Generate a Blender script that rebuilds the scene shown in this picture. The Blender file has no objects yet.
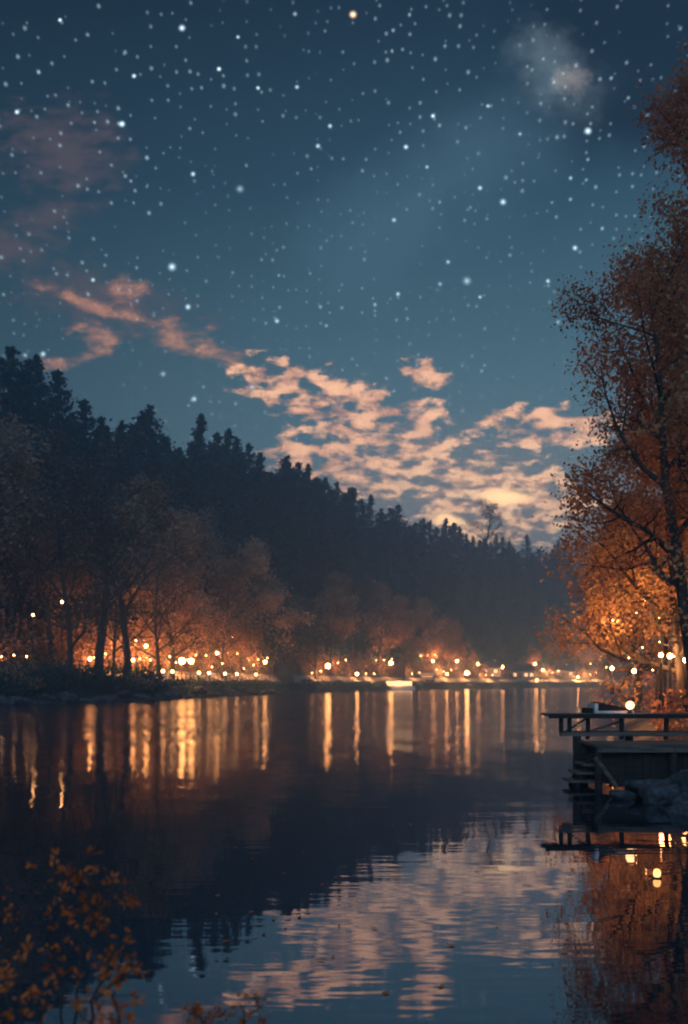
import bpy, math, random
import numpy as np
from mathutils import Vector, Matrix

sc = bpy.context.scene
COL = sc.collection
R = math.radians
F = 900.0            # focal length in pixels of a 1024 px tall frame
CAM_H = 2.0
HOR = 683.0

# ------------------------------------------------------------------ camera
cam_d = bpy.data.cameras.new("camera")
cam = bpy.data.objects.new("camera", cam_d)
COL.objects.link(cam)
cam.location = (0, 0, CAM_H)
cam.rotation_euler = (R(90), 0, 0)
cam_d.sensor_fit = 'VERTICAL'
cam_d.sensor_height = 36.0
cam_d.lens = 36.0 * F / 1024.0
cam_d.shift_y = (HOR - 512.0) / 1024.0
cam_d.clip_start = 0.05
cam_d.clip_end = 5000
cam_d.dof.use_dof = True
cam_d.dof.focus_distance = 14
cam_d.dof.aperture_fstop = 1.5
sc.camera = cam

# ------------------------------------------------------------------ view / render
vs = sc.view_settings
vs.view_transform = 'Standard'
vs.look = 'None'
vs.exposure = 0.0
vs.gamma = 1.0
vs.use_curve_mapping = False
cy = sc.cycles
cy.use_denoising = True
cy.use_adaptive_sampling = True
cy.adaptive_threshold = 0.02
cy.max_bounces = 5
cy.diffuse_bounces = 2
cy.glossy_bounces = 3
cy.transmission_bounces = 2
cy.transparent_max_bounces = 6
cy.volume_bounces = 0
cy.caustics_reflective = False
cy.caustics_refractive = False
cy.sample_clamp_indirect = 3.0
cy.sample_clamp_direct = 0.0
cy.filter_width = 2.0

# ------------------------------------------------------------------ world (night sky)
SUN_EL, SUN_AZ = R(38), R(205)
world = bpy.data.worlds.new("World")
sc.world = world
world.use_nodes = True
NT = world.node_tree
NT.nodes.clear()


def N(t, **k):
    n = NT.nodes.new(t)
    for a, b in k.items():
        setattr(n, a, b)
    return n


def L(a, b):
    NT.links.new(a, b)


def put(sock, v):
    if hasattr(v, 'links') or isinstance(v, bpy.types.NodeSocket):
        L(v, sock)
    else:
        sock.default_value = v


def M(op, a, b=None, c=None, clamp=False):
    n = N('ShaderNodeMath', operation=op)
    n.use_clamp = clamp
    put(n.inputs[0], a)
    if b is not None:
        put(n.inputs[1], b)
    if c is not None:
        put(n.inputs[2], c)
    return n.outputs[0]


def V(op, a, b=None):
    n = N('ShaderNodeVectorMath', operation=op)
    put(n.inputs[0], a)
    if b is not None:
        put(n.inputs[1], b)
    return n.outputs['Value'] if op in ('LENGTH', 'DISTANCE', 'DOT_PRODUCT') else n.outputs[0]


def MIX(fac, a, b, mode='MIX'):
    n = N('ShaderNodeMix', data_type='RGBA', blend_type=mode)
    put(n.inputs[0], fac)
    put(n.inputs[6], a if not isinstance(a, tuple) else (*a, 1))
    put(n.inputs[7], b if not isinstance(b, tuple) else (*b, 1))
    return n.outputs[2]


def SS(x, lo, hi, a=0.0, b=1.0):
    n = N('ShaderNodeMapRange', interpolation_type='SMOOTHSTEP')
    put(n.inputs['Value'], x)
    n.inputs['From Min'].default_value = lo
    n.inputs['From Max'].default_value = hi
    n.inputs['To Min'].default_value = a
    n.inputs['To Max'].default_value = b
    return n.outputs['Result']


def RAMP(x, stops, interp='LINEAR'):
    n = N('ShaderNodeValToRGB')
    n.color_ramp.interpolation = interp
    e = n.color_ramp.elements
    while len(e) < len(stops):
        e.new(0.5)
    for el, (p, c) in zip(e, stops):
        el.position = p
        el.color = (*c, 1)
    put(n.inputs[0], x)
    return n.outputs[0]


def NOISE(vec, scale, detail=4, rough=0.55):
    n = N('ShaderNodeTexNoise')
    put(n.inputs['Vector'], vec)
    n.inputs['Scale'].default_value = scale
    n.inputs['Detail'].default_value = detail
    n.inputs['Roughness'].default_value = rough
    return n.outputs['Fac']


def COMB(x, y, z=0.0):
    n = N('ShaderNodeCombineXYZ')
    put(n.inputs[0], x); put(n.inputs[1], y); put(n.inputs[2], z)
    return n.outputs[0]


def lin(r, g, b):
    f = lambda c: (c / 255 / 12.92) if c / 255 < .04045 else ((c / 255 + .055) / 1.055) ** 2.4
    return (f(r), f(g), f(b))


tc = N('ShaderNodeTexCoord')
dirv = V('NORMALIZE', tc.outputs['Generated'])
sep = N('ShaderNodeSeparateXYZ')
L(dirv, sep.inputs[0])
dx, dy, dz = sep.outputs
front = SS(dy, 0.15, 0.3)
ysafe = M('MAXIMUM', dy, 0.12)
U = M('DIVIDE', dx, ysafe)
W = M('DIVIDE', dz, ysafe)
UV = COMB(U, W)                               # compass-bearing / elevation tangents
zabs = M('MAXIMUM', dz, 0.0)
# altitude colours: warm blue-grey low down, teal, then deep navy; zenith lifted out of view for fill
SKY = 1.42
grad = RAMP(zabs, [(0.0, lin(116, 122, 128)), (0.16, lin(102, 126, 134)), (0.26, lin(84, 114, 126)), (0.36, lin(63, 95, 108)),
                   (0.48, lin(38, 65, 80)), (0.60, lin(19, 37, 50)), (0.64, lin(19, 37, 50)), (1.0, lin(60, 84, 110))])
# unseen half of the sky behind the viewer, brightened to add blue fill light
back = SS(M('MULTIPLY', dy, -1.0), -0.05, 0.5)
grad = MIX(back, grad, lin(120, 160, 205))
# the western side of the sky is darker
side = SS(U, -0.48, 0.12, 0.48, 1.0)
grad = MIX(1.0, grad, COMB(side, side, side), 'MULTIPLY')


def ell(px, py, rx, ry, rot=0.0):
    """1 at the centre of an elliptic patch of sky, 0 at its rim, negative outside"""
    m = N('ShaderNodeMapping', vector_type='TEXTURE')
    m.inputs['Location'].default_value = ((px - 344) / F, (HOR - py) / F, 0)
    m.inputs['Rotation'].default_value = (0, 0, R(rot))
    m.inputs['Scale'].default_value = (rx / F, ry / F, 1)
    L(UV, m.inputs['Vector'])
    return M('SUBTRACT', 1.0, V('LENGTH', m.outputs[0]))


def union(lst):
    o = lst[0]
    for e in lst[1:]:
        o = M('MAXIMUM', o, e)
    return o


dark_n = NOISE(UV, 7, 4)
dark = SS(M('ADD', ell(628, 50, 140, 150, 40), M('MULTIPLY', M('SUBTRACT', dark_n, 0.5), 0.8)), 0.0, 0.55)
grad = MIX(M('MULTIPLY', dark, 0.9), grad, lin(13, 26, 38))
# glow where the day has gone down behind the ridge
glow = SS(ell(490, 520, 260, 130), 0.0, 1.0)
grad = MIX(M('MULTIPLY', glow, 0.38), grad, lin(165, 140, 128))

# nebula patch of the galaxy
neb_n = NOISE(UV, 26, 6, 0.7)
neb = SS(M('ADD', ell(552, 72, 52, 74, 35), M('MULTIPLY', M('SUBTRACT', neb_n, 0.5), 1.5)), 0.0, 1.3)
col = MIX(M('MULTIPLY', neb, 0.58), grad, lin(112, 132, 142))
neb2 = SS(M('ADD', ell(570, 80, 28, 24), M('MULTIPLY', M('SUBTRACT', neb_n, 0.5), 1.8)), 0.05, 0.9)
col = MIX(M('MULTIPLY', neb2, 0.38), col, lin(180, 165, 158))
faint = SS(M('ADD', ell(430, 190, 250, 90, 35), M('MULTIPLY', M('SUBTRACT', dark_n, 0.5), 1.2)), 0.0, 1.2)
col = MIX(M('MULTIPLY', faint, 0.16), col, lin(120, 160, 180))

# stars: three fields on a stereographic chart, plus the bright named ones at their bearings
st_den = M('ADD', 1.0, dy)
ST = COMB(M('DIVIDE', dx, M('MAXIMUM', st_den, 0.05)), M('DIVIDE', dz, M('MAXIMUM', st_den, 0.05)))


def field(scale, rmin, rmax, seed, thr):
    off = V('ADD', ST, (seed, seed * 1.7, 0))
    v = N('ShaderNodeTexVoronoi', voronoi_dimensions='2D', feature='F1')
    L(off, v.inputs['Vector'])
    v.inputs['Scale'].default_value = scale
    s = N('ShaderNodeSeparateColor')
    L(v.outputs['Color'], s.inputs[0])
    on = M('GREATER_THAN', s.outputs[0], thr)
    rr = M('ADD', M('MULTIPLY', M('POWER', s.outputs[1], 3.0), rmax - rmin), rmin)
    d = M('DIVIDE', v.outputs['Distance'], rr)
    f = M('SUBTRACT', 1.0, d, clamp=True)
    f = M('MULTIPLY', M('MULTIPLY', f, f), on)
    return M('MULTIPLY', f, M('ADD', 0.25, M('MULTIPLY', s.outputs[1], 0.9)))


PXS = lambda px, scale: px / F / 2 * scale
stars = M('MULTIPLY', field(170, PXS(2.2, 170), PXS(3.2, 170), 3.1, 0.55), 0.34)
stars = M('ADD', stars, M('MULTIPLY', field(120, PXS(2.2, 120), PXS(3.3, 120), 7.7, 0.84), 0.50))
stars = M('ADD', stars, M('MULTIPLY', field(60, PXS(2.4, 60), PXS(4.0, 60), 11.3, 0.94), 0.8))
bright = [(295, 14, 5), (240, 189, 8), (394, 220, 5), (318, 146, 5), (467, 281, 8.5), (503, 202, 6.5), (588, 131, 7), (448, 262, 4.5),
          (440, 284, 5), (480, 188, 5), (406, 147, 5), (433, 116, 4.5), (575, 248, 5.5), (548, 281, 4.5), (520, 134, 4.5), (427, 167, 4),
          (398, 294, 4.5), (480, 297, 4), (330, 126, 4.5), (297, 87, 4.5), (258, 88, 4), (219, 69, 4.5), (238, 37, 4), (488, 106, 4),
          (172, 267, 8), (122, 124, 6), (17, 112, 5), (188, 307, 6), (163, 374, 6.5), (193, 174, 5), (43, 354, 6), (194, 399, 6),
          (93, 280, 4.5), (182, 28, 6.5), (252, 387, 6), (277, 321, 5), (558, 322, 5.5), (134, 76, 4.5), (60, 20, 4)]
mn = None
for px, py, s in bright:
    d = V('DISTANCE', UV, ((px - 344) / F, (HOR - py) / F, 0))
    d = M('MULTIPLY', d, F / s / 0.85)
    mn = d if mn is None else M('MINIMUM', mn, d)
bs = M('SUBTRACT', 1.0, mn, clamp=True)
bs = M('MULTIPLY', M('POWER', bs, 2.8), 2.2)
stars = M('ADD', stars, M('MULTIPLY', bs, front))
star_vis = SS(zabs, 0.10, 0.32)
stars = M('MULTIPLY', stars, M('MULTIPLY', star_vis, SS(NOISE(ST, 9, 3), 0.35, 0.62, 0.25, 1.15)))
od = M('MULTIPLY', V('DISTANCE', UV, ((353 - 344) / F, (HOR - 14.5) / F, 0)), F / 5.5)
orange = M('MULTIPLY', M('MULTIPLY', M('POWER', M('SUBTRACT', 1.0, od, clamp=True), 2.4), 3.0), front)

stars = M('MULTIPLY', stars, M('ADD', 1.0, M('MULTIPLY', neb, 1.2)))
# clouds, flattened towards the horizon
warp = N('ShaderNodeTexNoise'); L(UV, warp.inputs['Vector']); warp.inputs['Scale'].default_value = 9
wv = V('MULTIPLY', V('SUBTRACT', warp.outputs['Color'], (.5, .5, .5)), (0.03, 0.012, 0.0))
CU = V('ADD', UV, wv)
n1 = NOISE(V('MULTIPLY', CU, (1.0, 1.9, 1.0)), 25, 7, 0.60)
n2 = NOISE(V('MULTIPLY', CU, (1.0, 2.2, 1.0)), 40, 4, 0.55)
nn = M('ADD', M('MULTIPLY', M('SUBTRACT', n1, 0.5), 1.9), M('MULTIPLY', M('SUBTRACT', n2, 0.5), 1.5))
main_m = union([ell(318, 395, 105, 34, -14), ell(385, 440, 90, 60, -12), ell(350, 470, 110, 34, -12), ell(505, 500, 110, 52, 0),
                ell(545, 428, 95, 24, 0), ell(470, 470, 60, 22, 0), ell(425, 375, 34, 20)])
cloud = SS(M('ADD', M('MULTIPLY', M('MAXIMUM', M('MINIMUM', main_m, 0.42), -1.0), 1.4), M('MULTIPLY', nn, 1.55)), 0.18, 0.85)
puff_m = union([ell(98, 335, 30, 18, -10), ell(172, 335, 44, 18, -4), ell(222, 356, 36, 13, -16), ell(252, 372, 22, 9, -20),
                ell(125, 290, 30, 17), ell(62, 362, 36, 9, 8), ell(95, 305, 60, 12, -20)])
puff = SS(M('ADD', M('MULTIPLY', M('MAXIMUM', puff_m, -1.0), 1.5), M('MULTIPLY', nn, 1.3)), -0.05, 1.5)
dim_m = union([ell(62, 150, 100, 70, -10), ell(55, 216, 60, 24, 10), ell(10, 245, 70, 40), ell(100, 300, 150, 50, -15)])
dimc = SS(M('ADD', M('MULTIPLY', M('MAXIMUM', dim_m, -1.0), 1.2), M('MULTIPLY', nn, 0.9)), 0.15, 1.2)
fr = front
col = MIX(M('MULTIPLY', M('MULTIPLY', dimc, 0.55), fr), col, lin(92, 76, 78))
pc = MIX(SS(n1, 0.35, 0.68), lin(120, 98, 96), lin(222, 150, 112))
col = MIX(M('MULTIPLY', M('MULTIPLY', puff, 0.68), fr), col, pc)
cc = MIX(SS(n1, 0.38, 0.66), lin(190, 136, 118), (1.25, 0.66, 0.38))
cc = MIX(M('MULTIPLY', glow, SS(n2, 0.4, 0.65)), cc, (1.45, 0.90, 0.52))
col = MIX(M('MULTIPLY', M('MULTIPLY', cloud, 0.9), fr), col, cc)
core = union([ell(505, 497, 34, 12), ell(448, 521, 26, 11, -10)])
core = SS(M('ADD', core, M('MULTIPLY', nn, 0.35)), 0.0, 0.8)
col = MIX(M('MULTIPLY', core, fr), col, (2.1, 1.25, 0.60))
starcol = MIX(1.0, (0.62, 0.86, 1.0), COMB(stars, stars, stars), 'MULTIPLY')
starcol = MIX(M('MULTIPLY', cloud, 0.9), starcol, (0.0, 0.0, 0.0))
col = MIX(1.0, col, starcol, 'ADD')
col = MIX(1.0, col, MIX(1.0, (1.0, 0.62, 0.38), COMB(orange, orange, orange), 'MULTIPLY'), 'ADD')
below = SS(dz, -0.05, 0.0)
col = MIX(below, lin(20, 28, 38), col)
# last trace of scattered daylight
nish = N('ShaderNodeTexSky', sky_type='NISHITA')
nish.sun_disc = False
nish.sun_elevation = SUN_EL
nish.sun_rotation = SUN_AZ
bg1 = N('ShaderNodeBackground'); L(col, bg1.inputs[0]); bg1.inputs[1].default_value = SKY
bg2 = N('ShaderNodeBackground'); L(nish.outputs[0], bg2.inputs[0]); bg2.inputs[1].default_value = 0.0008
add = N('ShaderNodeAddShader'); L(bg1.outputs[0], add.inputs[0]); L(bg2.outputs[0], add.inputs[1])
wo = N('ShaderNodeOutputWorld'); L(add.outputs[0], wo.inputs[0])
world.cycles.sampling_method = 'MANUAL'
world.cycles.sample_map_resolution = 512

# moon behind the viewer
sun_d = bpy.data.lights.new("sun", 'SUN')
sun_d.energy = 0.50
sun_d.angle = R(12)
sun_d.color = (0.50, 0.78, 1.0)
sun = bpy.data.objects.new("sun", sun_d)
COL.objects.link(sun)
# light comes from azimuth SUN_AZ (clockwise from +Y), elevation SUN_EL
sd = Vector((math.sin(SUN_AZ) * math.cos(SUN_EL), math.cos(SUN_AZ) * math.cos(SUN_EL), math.sin(SUN_EL)))
sun.rotation_euler = sd.to_track_quat('Z', 'Y').to_euler()

# ------------------------------------------------------------------ materials


def mat(name):
    global NT
    m = bpy.data.materials.new(name)
    m.use_nodes = True
    NT = m.node_tree
    NT.nodes.clear()
    return m


def finish(shader, vol=None):
    o = N('ShaderNodeOutputMaterial')
    if shader is not None:
        L(shader, o.inputs[0])
    if vol is not None:
        L(vol, o.inputs[1])


def principled(color, rough=0.6, metal=0.0, bump=None, bstr=0.3, bdist=0.02):
    p = N('ShaderNodeBsdfPrincipled')
    put(p.inputs['Base Color'], color if not isinstance(color, tuple) else (*color, 1))
    put(p.inputs['Roughness'], rough)
    p.inputs['Metallic'].default_value = metal
    if bump is not None:
        b = N('ShaderNodeBump')
        b.inputs['Strength'].default_value = bstr
        b.inputs['Distance'].default_value = bdist
        L(bump, b.inputs['Height'])
        L(b.outputs[0], p.inputs['Normal'])
    return p.outputs[0]


def simple(name, c1, c2, scale=4.0, rough=0.7, metal=0.0, bstr=0.4, bdist=0.02, stretch=(1, 1, 1)):
    m = mat(name)
    t = N('ShaderNodeTexCoord')
    v = V('MULTIPLY', t.outputs['Object'], stretch)
    n = NOISE(v, scale, 6, 0.6)
    c = MIX(SS(n, 0.35, 0.65), c1, c2)
    finish(principled(c, rough, metal, n, bstr, bdist))
    return m


def foliage(name, cols, scale=0.5, trans=0.35):
    m = mat(name)
    t = N('ShaderNodeTexCoord')
    oi = N('ShaderNodeObjectInfo')
    n = NOISE(t.outputs['Object'], scale, 5, 0.6)
    n = M('ADD', n, M('MULTIPLY', M('SUBTRACT', oi.outputs['Random'], 0.5), 0.25))
    k = len(cols) - 1
    c = RAMP(n, [(0.3 + 0.4 * i / k, cc) for i, cc in enumerate(cols)])
    d = N('ShaderNodeBsdfDiffuse'); L(c, d.inputs[0])
    tr = N('ShaderNodeBsdfTranslucent'); L(c, tr.inputs[0])
    mx = N('ShaderNodeMixShader'); mx.inputs[0].default_value = trans
    L(d.outputs[0], mx.inputs[1]); L(tr.outputs[0], mx.inputs[2])
    finish(mx.outputs[0])
    return m


def emit(name, color, strength):
    m = mat(name)
    e = N('ShaderNodeEmission')
    e.inputs[0].default_value = (*color, 1)
    e.inputs[1].default_value = strength
    finish(e.outputs[0])
    return m


MT = {}
MT['bark'] = simple('bark', (0.025, 0.020, 0.018), (0.06, 0.048, 0.04), 6, 0.9, bstr=0.8, bdist=0.04, stretch=(1, 1, .25))
MT['pine'] = foliage('evergreen_needles', [(0.018, 0.042, 0.044), (0.030, 0.062, 0.062), (0.060, 0.092, 0.085)], 0.25)
MT['rust_far'] = foliage('rusty_leaves', [(0.17, 0.09, 0.06), (0.36, 0.20, 0.12), (0.60, 0.36, 0.22)], 0.3)
MT['brown_far'] = foliage('brown_leaves', [(0.10, 0.085, 0.075), (0.18, 0.14, 0.115), (0.30, 0.22, 0.165)], 0.3)
MT['rust'] = foliage('autumn_leaves', [(0.30, 0.10, 0.055), (0.50, 0.19, 0.095), (0.60, 0.30, 0.16)], 0.7, 0.45)
MT['amber'] = foliage('amber_leaves', [(0.24, 0.12, 0.06), (0.42, 0.23, 0.11), (0.58, 0.38, 0.19)], 0.7, 0.45)
MT['shrub'] = foliage('orange_shrub_leaves', [(0.36, 0.085, 0.03), (0.72, 0.20, 0.05), (0.88, 0.38, 0.12)], 6.0, 0.4)
MT['earth'] = simple('hill_soil', (0.020, 0.028, 0.022), (0.05, 0.052, 0.038), 0.15, 0.95, bstr=0.6, bdist=0.5)
MT['bank'] = simple('bank_soil', (0.045, 0.045, 0.04), (0.13, 0.12, 0.10), 0.8, 0.9, bstr=0.7, bdist=0.1)
MT['rock'] = simple('wet_rock', (0.018, 0.022, 0.026), (0.070, 0.076, 0.082), 4.0, 0.7, bstr=0.8, bdist=0.06)
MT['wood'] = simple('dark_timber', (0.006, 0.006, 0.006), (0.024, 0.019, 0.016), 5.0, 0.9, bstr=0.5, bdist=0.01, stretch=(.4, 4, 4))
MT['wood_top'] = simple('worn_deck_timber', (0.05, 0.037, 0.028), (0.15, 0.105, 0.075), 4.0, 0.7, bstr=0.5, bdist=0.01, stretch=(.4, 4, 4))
MT['pale'] = simple('pale_painted_wood', (0.50, 0.47, 0.42), (0.72, 0.68, 0.62), 5, 0.5)
MT['metal'] = simple('dark_metal', (0.012, 0.012, 0.013), (0.025, 0.025, 0.025), 8, 0.6, 0.0)
MT['hull'] = simple('white_hull_paint', (0.60, 0.58, 0.54), (0.78, 0.76, 0.72), 2, 0.35)
MT['wall'] = simple('plaster_wall', (0.30, 0.25, 0.20), (0.42, 0.36, 0.30), 1.2, 0.9)
MT['stone'] = simple('quay_stone', (0.12, 0.12, 0.12), (0.28, 0.26, 0.24), 1.0, 0.85, bstr=0.6, bdist=0.08)
MT['roof'] = simple('dark_roof', (0.035, 0.035, 0.04), (0.08, 0.07, 0.07), 2, 0.8)
MT['canvas'] = simple('dark_canvas', (0.010, 0.012, 0.016), (0.02, 0.022, 0.028), 2, 0.8)
MT['awning'] = simple('cream_awning', (0.55, 0.45, 0.33), (0.68, 0.58, 0.45), 2, 0.8)
MT['paving'] = simple('promenade_paving', (0.16, 0.14, 0.12), (0.30, 0.26, 0.22), 1.5, 0.8, bdist=0.02)
MT['glow'] = emit('lamp_glow', (1.0, 0.38, 0.10), 80.0)
MT['glow_soft'] = emit('window_glow', (1.0, 0.50, 0.20), 3.5)
MT['glow_small'] = emit('bulb_glow', (1.0, 0.42, 0.13), 40.0)
MT['glow_dock'] = emit('dock_lamp_glow', (1.0, 0.50, 0.20), 4.5)
MT['refl_glow'] = emit('reflection_glow', (1.0, 0.40, 0.12), 3.5)
MT['flame_paper'] = emit('lit_paper', (1.0, 0.30, 0.08), 1.2)

# water: calm near the viewer, ruffled further out
m = mat('lake_water')
MT['water'] = m
t = N('ShaderNodeTexCoord')
g = N('ShaderNodeNewGeometry')
sp = N('ShaderNodeSeparateXYZ'); L(g.outputs['Position'], sp.inputs[0])
P = g.outputs['Position']
w1 = NOISE(V('MULTIPLY', P, (0.55, 1.9, 1)), 1.1, 6, 0.6)
w2 = NOISE(V('MULTIPLY', P, (0.8, 2.4, 1)), 4.2, 5, 0.6)
w3 = NOISE(V('MULTIPLY', P, (0.35, 1.0, 1)), 0.35, 2, 0.5)
patch = SS(NOISE(V('MULTIPLY', P, (0.45, 0.16, 1)), 1.0, 3, 0.6), 0.34, 0.66, 0.35, 1.45)
ruf = SS(sp.outputs[1], 8.0, 55.0, 0.0, 1.0)
amp = M('MULTIPLY', M('ADD', 0.007, M('MULTIPLY', ruf, 0.72)), patch)
h = M('ADD', M('MULTIPLY', w1, 0.050), M('MULTIPLY', w2, 0.013))
calm1 = NOISE(V('MULTIPLY', P, (0.5, 1.5, 1)), 0.8, 1, 0.4)
calm2 = NOISE(V('MULTIPLY', P, (0.6, 2.6, 1)), 2.6, 1, 0.4)
h = M('ADD', M('MULTIPLY', h, amp), M('MULTIPLY', M('ADD', M('MULTIPLY', calm1, 0.0050), M('MULTIPLY', calm2, 0.0015)), patch))
b = N('ShaderNodeBump'); b.inputs['Strength'].default_value = 1.0; b.inputs['Distance'].default_value = 1.0
L(h, b.inputs['Height'])
gl = N('ShaderNodeBsdfGlossy'); gl.distribution = 'GGX'
gl.inputs[0].default_value = (0.84, 0.87, 0.97, 1)
put(gl.inputs['Roughness'], M('ADD', 0.003, M('MULTIPLY', ruf, 0.105)))
L(b.outputs[0], gl.inputs['Normal'])
df = N('ShaderNodeBsdfDiffuse'); df.inputs[0].default_value = (0.006, 0.014, 0.020, 1)
fz = N('ShaderNodeFresnel'); fz.inputs['IOR'].default_value = 1.9
L(b.outputs[0], fz.inputs['Normal'])
ff = M('ADD', 0.20, M('MULTIPLY', fz.outputs[0], 0.80))
mx = N('ShaderNodeMixShader'); L(ff, mx.inputs[0]); L(df.outputs[0], mx.inputs[1]); L(gl.outputs[0], mx.inputs[2])
finish(mx.outputs[0])

# haze
m = mat('evening_haze')
MT['haze'] = m
pv = N('ShaderNodeVolumePrincipled')
pv.inputs['Color'].default_value = (0.44, 0.74, 1.0, 1)
pv.inputs['Density'].default_value = 0.0017
pv.inputs['Anisotropy'].default_value = 0.35
finish(None, pv.outputs[0])

# ------------------------------------------------------------------ mesh helpers


class MB:
    """collects faces, builds ONE mesh object"""

    def __init__(self):
        self.v, self.f, self.mi = [], [], []

    def add(self, vs, fs, mi=0):
        o = len(self.v)
        self.v.extend([tuple(p) for p in vs])
        self.f.extend([tuple(i + o for i in q) for q in fs])
        self.mi.extend([mi] * len(fs))
        return self

    def box(self, x0, x1, y0, y1, z0, z1, mi=0, mtx=None):
        vs = [Vector(p) for p in ((x0, y0, z0), (x1, y0, z0), (x1, y1, z0), (x0, y1, z0), (x0, y0, z1), (x1, y0, z1), (x1, y1, z1), (x0, y1, z1))]
        if mtx is not None:
            vs = [mtx @ p for p in vs]
        return self.add(vs, [(0, 3, 2, 1), (4, 5, 6, 7), (0, 1, 5, 4), (1, 2, 6, 5), (2, 3, 7, 6), (3, 0, 4, 7)], mi)

    def tube(self, pts, rads, sides=6, mi=0, cap=True):
        pts = [Vector(p) for p in pts]
        rings = []
        up = Vector((0.13, 0.27, 0.95)).normalized()
        for i, p in enumerate(pts):
            d = (pts[min(i + 1, len(pts) - 1)] - pts[max(i - 1, 0)])
            if d.length < 1e-9:
                d = Vector((0, 0, 1))
            d.normalize()
            a = d.cross(up)
            if a.length < 0.05:
                a = d.cross(Vector((1, 0, 0)))
            a.normalize()
            bq = d.cross(a)
            rings.append([p + (a * math.cos(2 * math.pi * k / sides) + bq * math.sin(2 * math.pi * k / sides)) * rads[i] for k in range(sides)])
        vs = [q for r in rings for q in r]
        fs = []
        for i in range(len(pts) - 1):
            for k in range(sides):
                k2 = (k + 1) % sides
                fs.append((i * sides + k, i * sides + k2, (i + 1) * sides + k2, (i + 1) * sides + k))
        if cap:
            fs.append(tuple(range(sides))[::-1])
            fs.append(tuple((len(pts) - 1) * sides + k for k in range(sides)))
        return self.add(vs, fs, mi)

    def ball(self, c, r, seg=12, ring=8, mi=0, sz=1.0):
        vs = [(c[0], c[1], c[2] - r * sz)]
        for i in range(1, ring):
            th = math.pi * i / ring
            for k in range(seg):
                ph = 2 * math.pi * k / seg
                vs.append((c[0] + r * math.sin(th) * math.cos(ph), c[1] + r * math.sin(th) * math.sin(ph), c[2] - r * sz * math.cos(th)))
        vs.append((c[0], c[1], c[2] + r * sz))
        fs = []
        for k in range(seg):
            fs.append((0, 1 + (k + 1) % seg, 1 + k))
            fs.append((len(vs) - 1, 1 + (ring - 2) * seg + k, 1 + (ring - 2) * seg + (k + 1) % seg))
        for i in range(ring - 2):
            for k in range(seg):
                a = 1 + i * seg + k
                b_ = 1 + i * seg + (k + 1) % seg
                fs.append((a, b_, b_ + seg, a + seg))
        return self.add(vs, fs, mi)

    def mesh(self, name, mats, smooth=False):
        me = bpy.data.meshes.new(name)
        me.from_pydata(self.v, [], self.f)
        for mm in (mats if isinstance(mats, (list, tuple)) else [mats]):
            me.materials.append(mm)
        me.polygons.foreach_set('material_index', self.mi)
        if smooth:
            me.polygons.foreach_set('use_smooth', [True] * len(me.polygons))
        me.update()
        return me

    def build(self, name, mats, parent=None, smooth=False):
        return link(name, self.mesh(name, mats, smooth), parent)


def link(name, me, parent=None, loc=None):
    o = bpy.data.objects.new(name, me)
    COL.objects.link(o)
    if parent is not None:
        o.parent = parent
    if loc is not None:
        o.location = loc
    return o


def tag(o, label=None, cat=None, group=None, kind=None):
    if label: o['label'] = label
    if cat: o['category'] = cat
    if group: o['group'] = group
    if kind: o['kind'] = kind
    return o


def empty(name, loc, rz=0.0, scale=None):
    o = bpy.data.objects.new(name, None)
    o.empty_display_size = 0.2
    COL.objects.link(o)
    o.location = loc
    o.rotation_euler = (0, 0, rz)
    if scale is not None:
        o.scale = scale if isinstance(scale, tuple) else (scale,) * 3
    return o


def leaf_mesh(name, cen, size, material, rng, aspect=0.6, flat=0.0):
    """numpy: one small four-cornered leaf per centre"""
    n = len(cen)
    cen = np.asarray(cen, float)
    a = rng.normal(size=(n, 3)); a[:, 2] *= (1 - flat)
    a /= np.linalg.norm(a, axis=1)[:, None] + 1e-9
    b_ = rng.normal(size=(n, 3))
    b_ = np.cross(a, b_); b_ /= np.linalg.norm(b_, axis=1)[:, None] + 1e-9
    s = (size * rng.uniform(0.6, 1.4, n))[:, None] * 0.5
    nrm = np.cross(a, b_)
    v0 = cen - a * s
    v1 = cen + b_ * s * aspect + nrm * s * 0.2
    v2 = cen + a * s
    v3 = cen - b_ * s * aspect + nrm * s * 0.2
    vv = np.stack([v0, v1, v2, v3], 1).reshape(-1, 3)
    me = bpy.data.meshes.new(name)
    me.vertices.add(4 * n)
    me.vertices.foreach_set('co', vv.ravel())
    me.loops.add(4 * n)
    me.loops.foreach_set('vertex_index', np.arange(4 * n, dtype=np.int32))
    me.polygons.add(n)
    me.polygons.foreach_set('loop_start', np.arange(0, 4 * n, 4, dtype=np.int32))
    me.update(calc_edges=True)
    me.materials.append(material)
    return me


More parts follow.
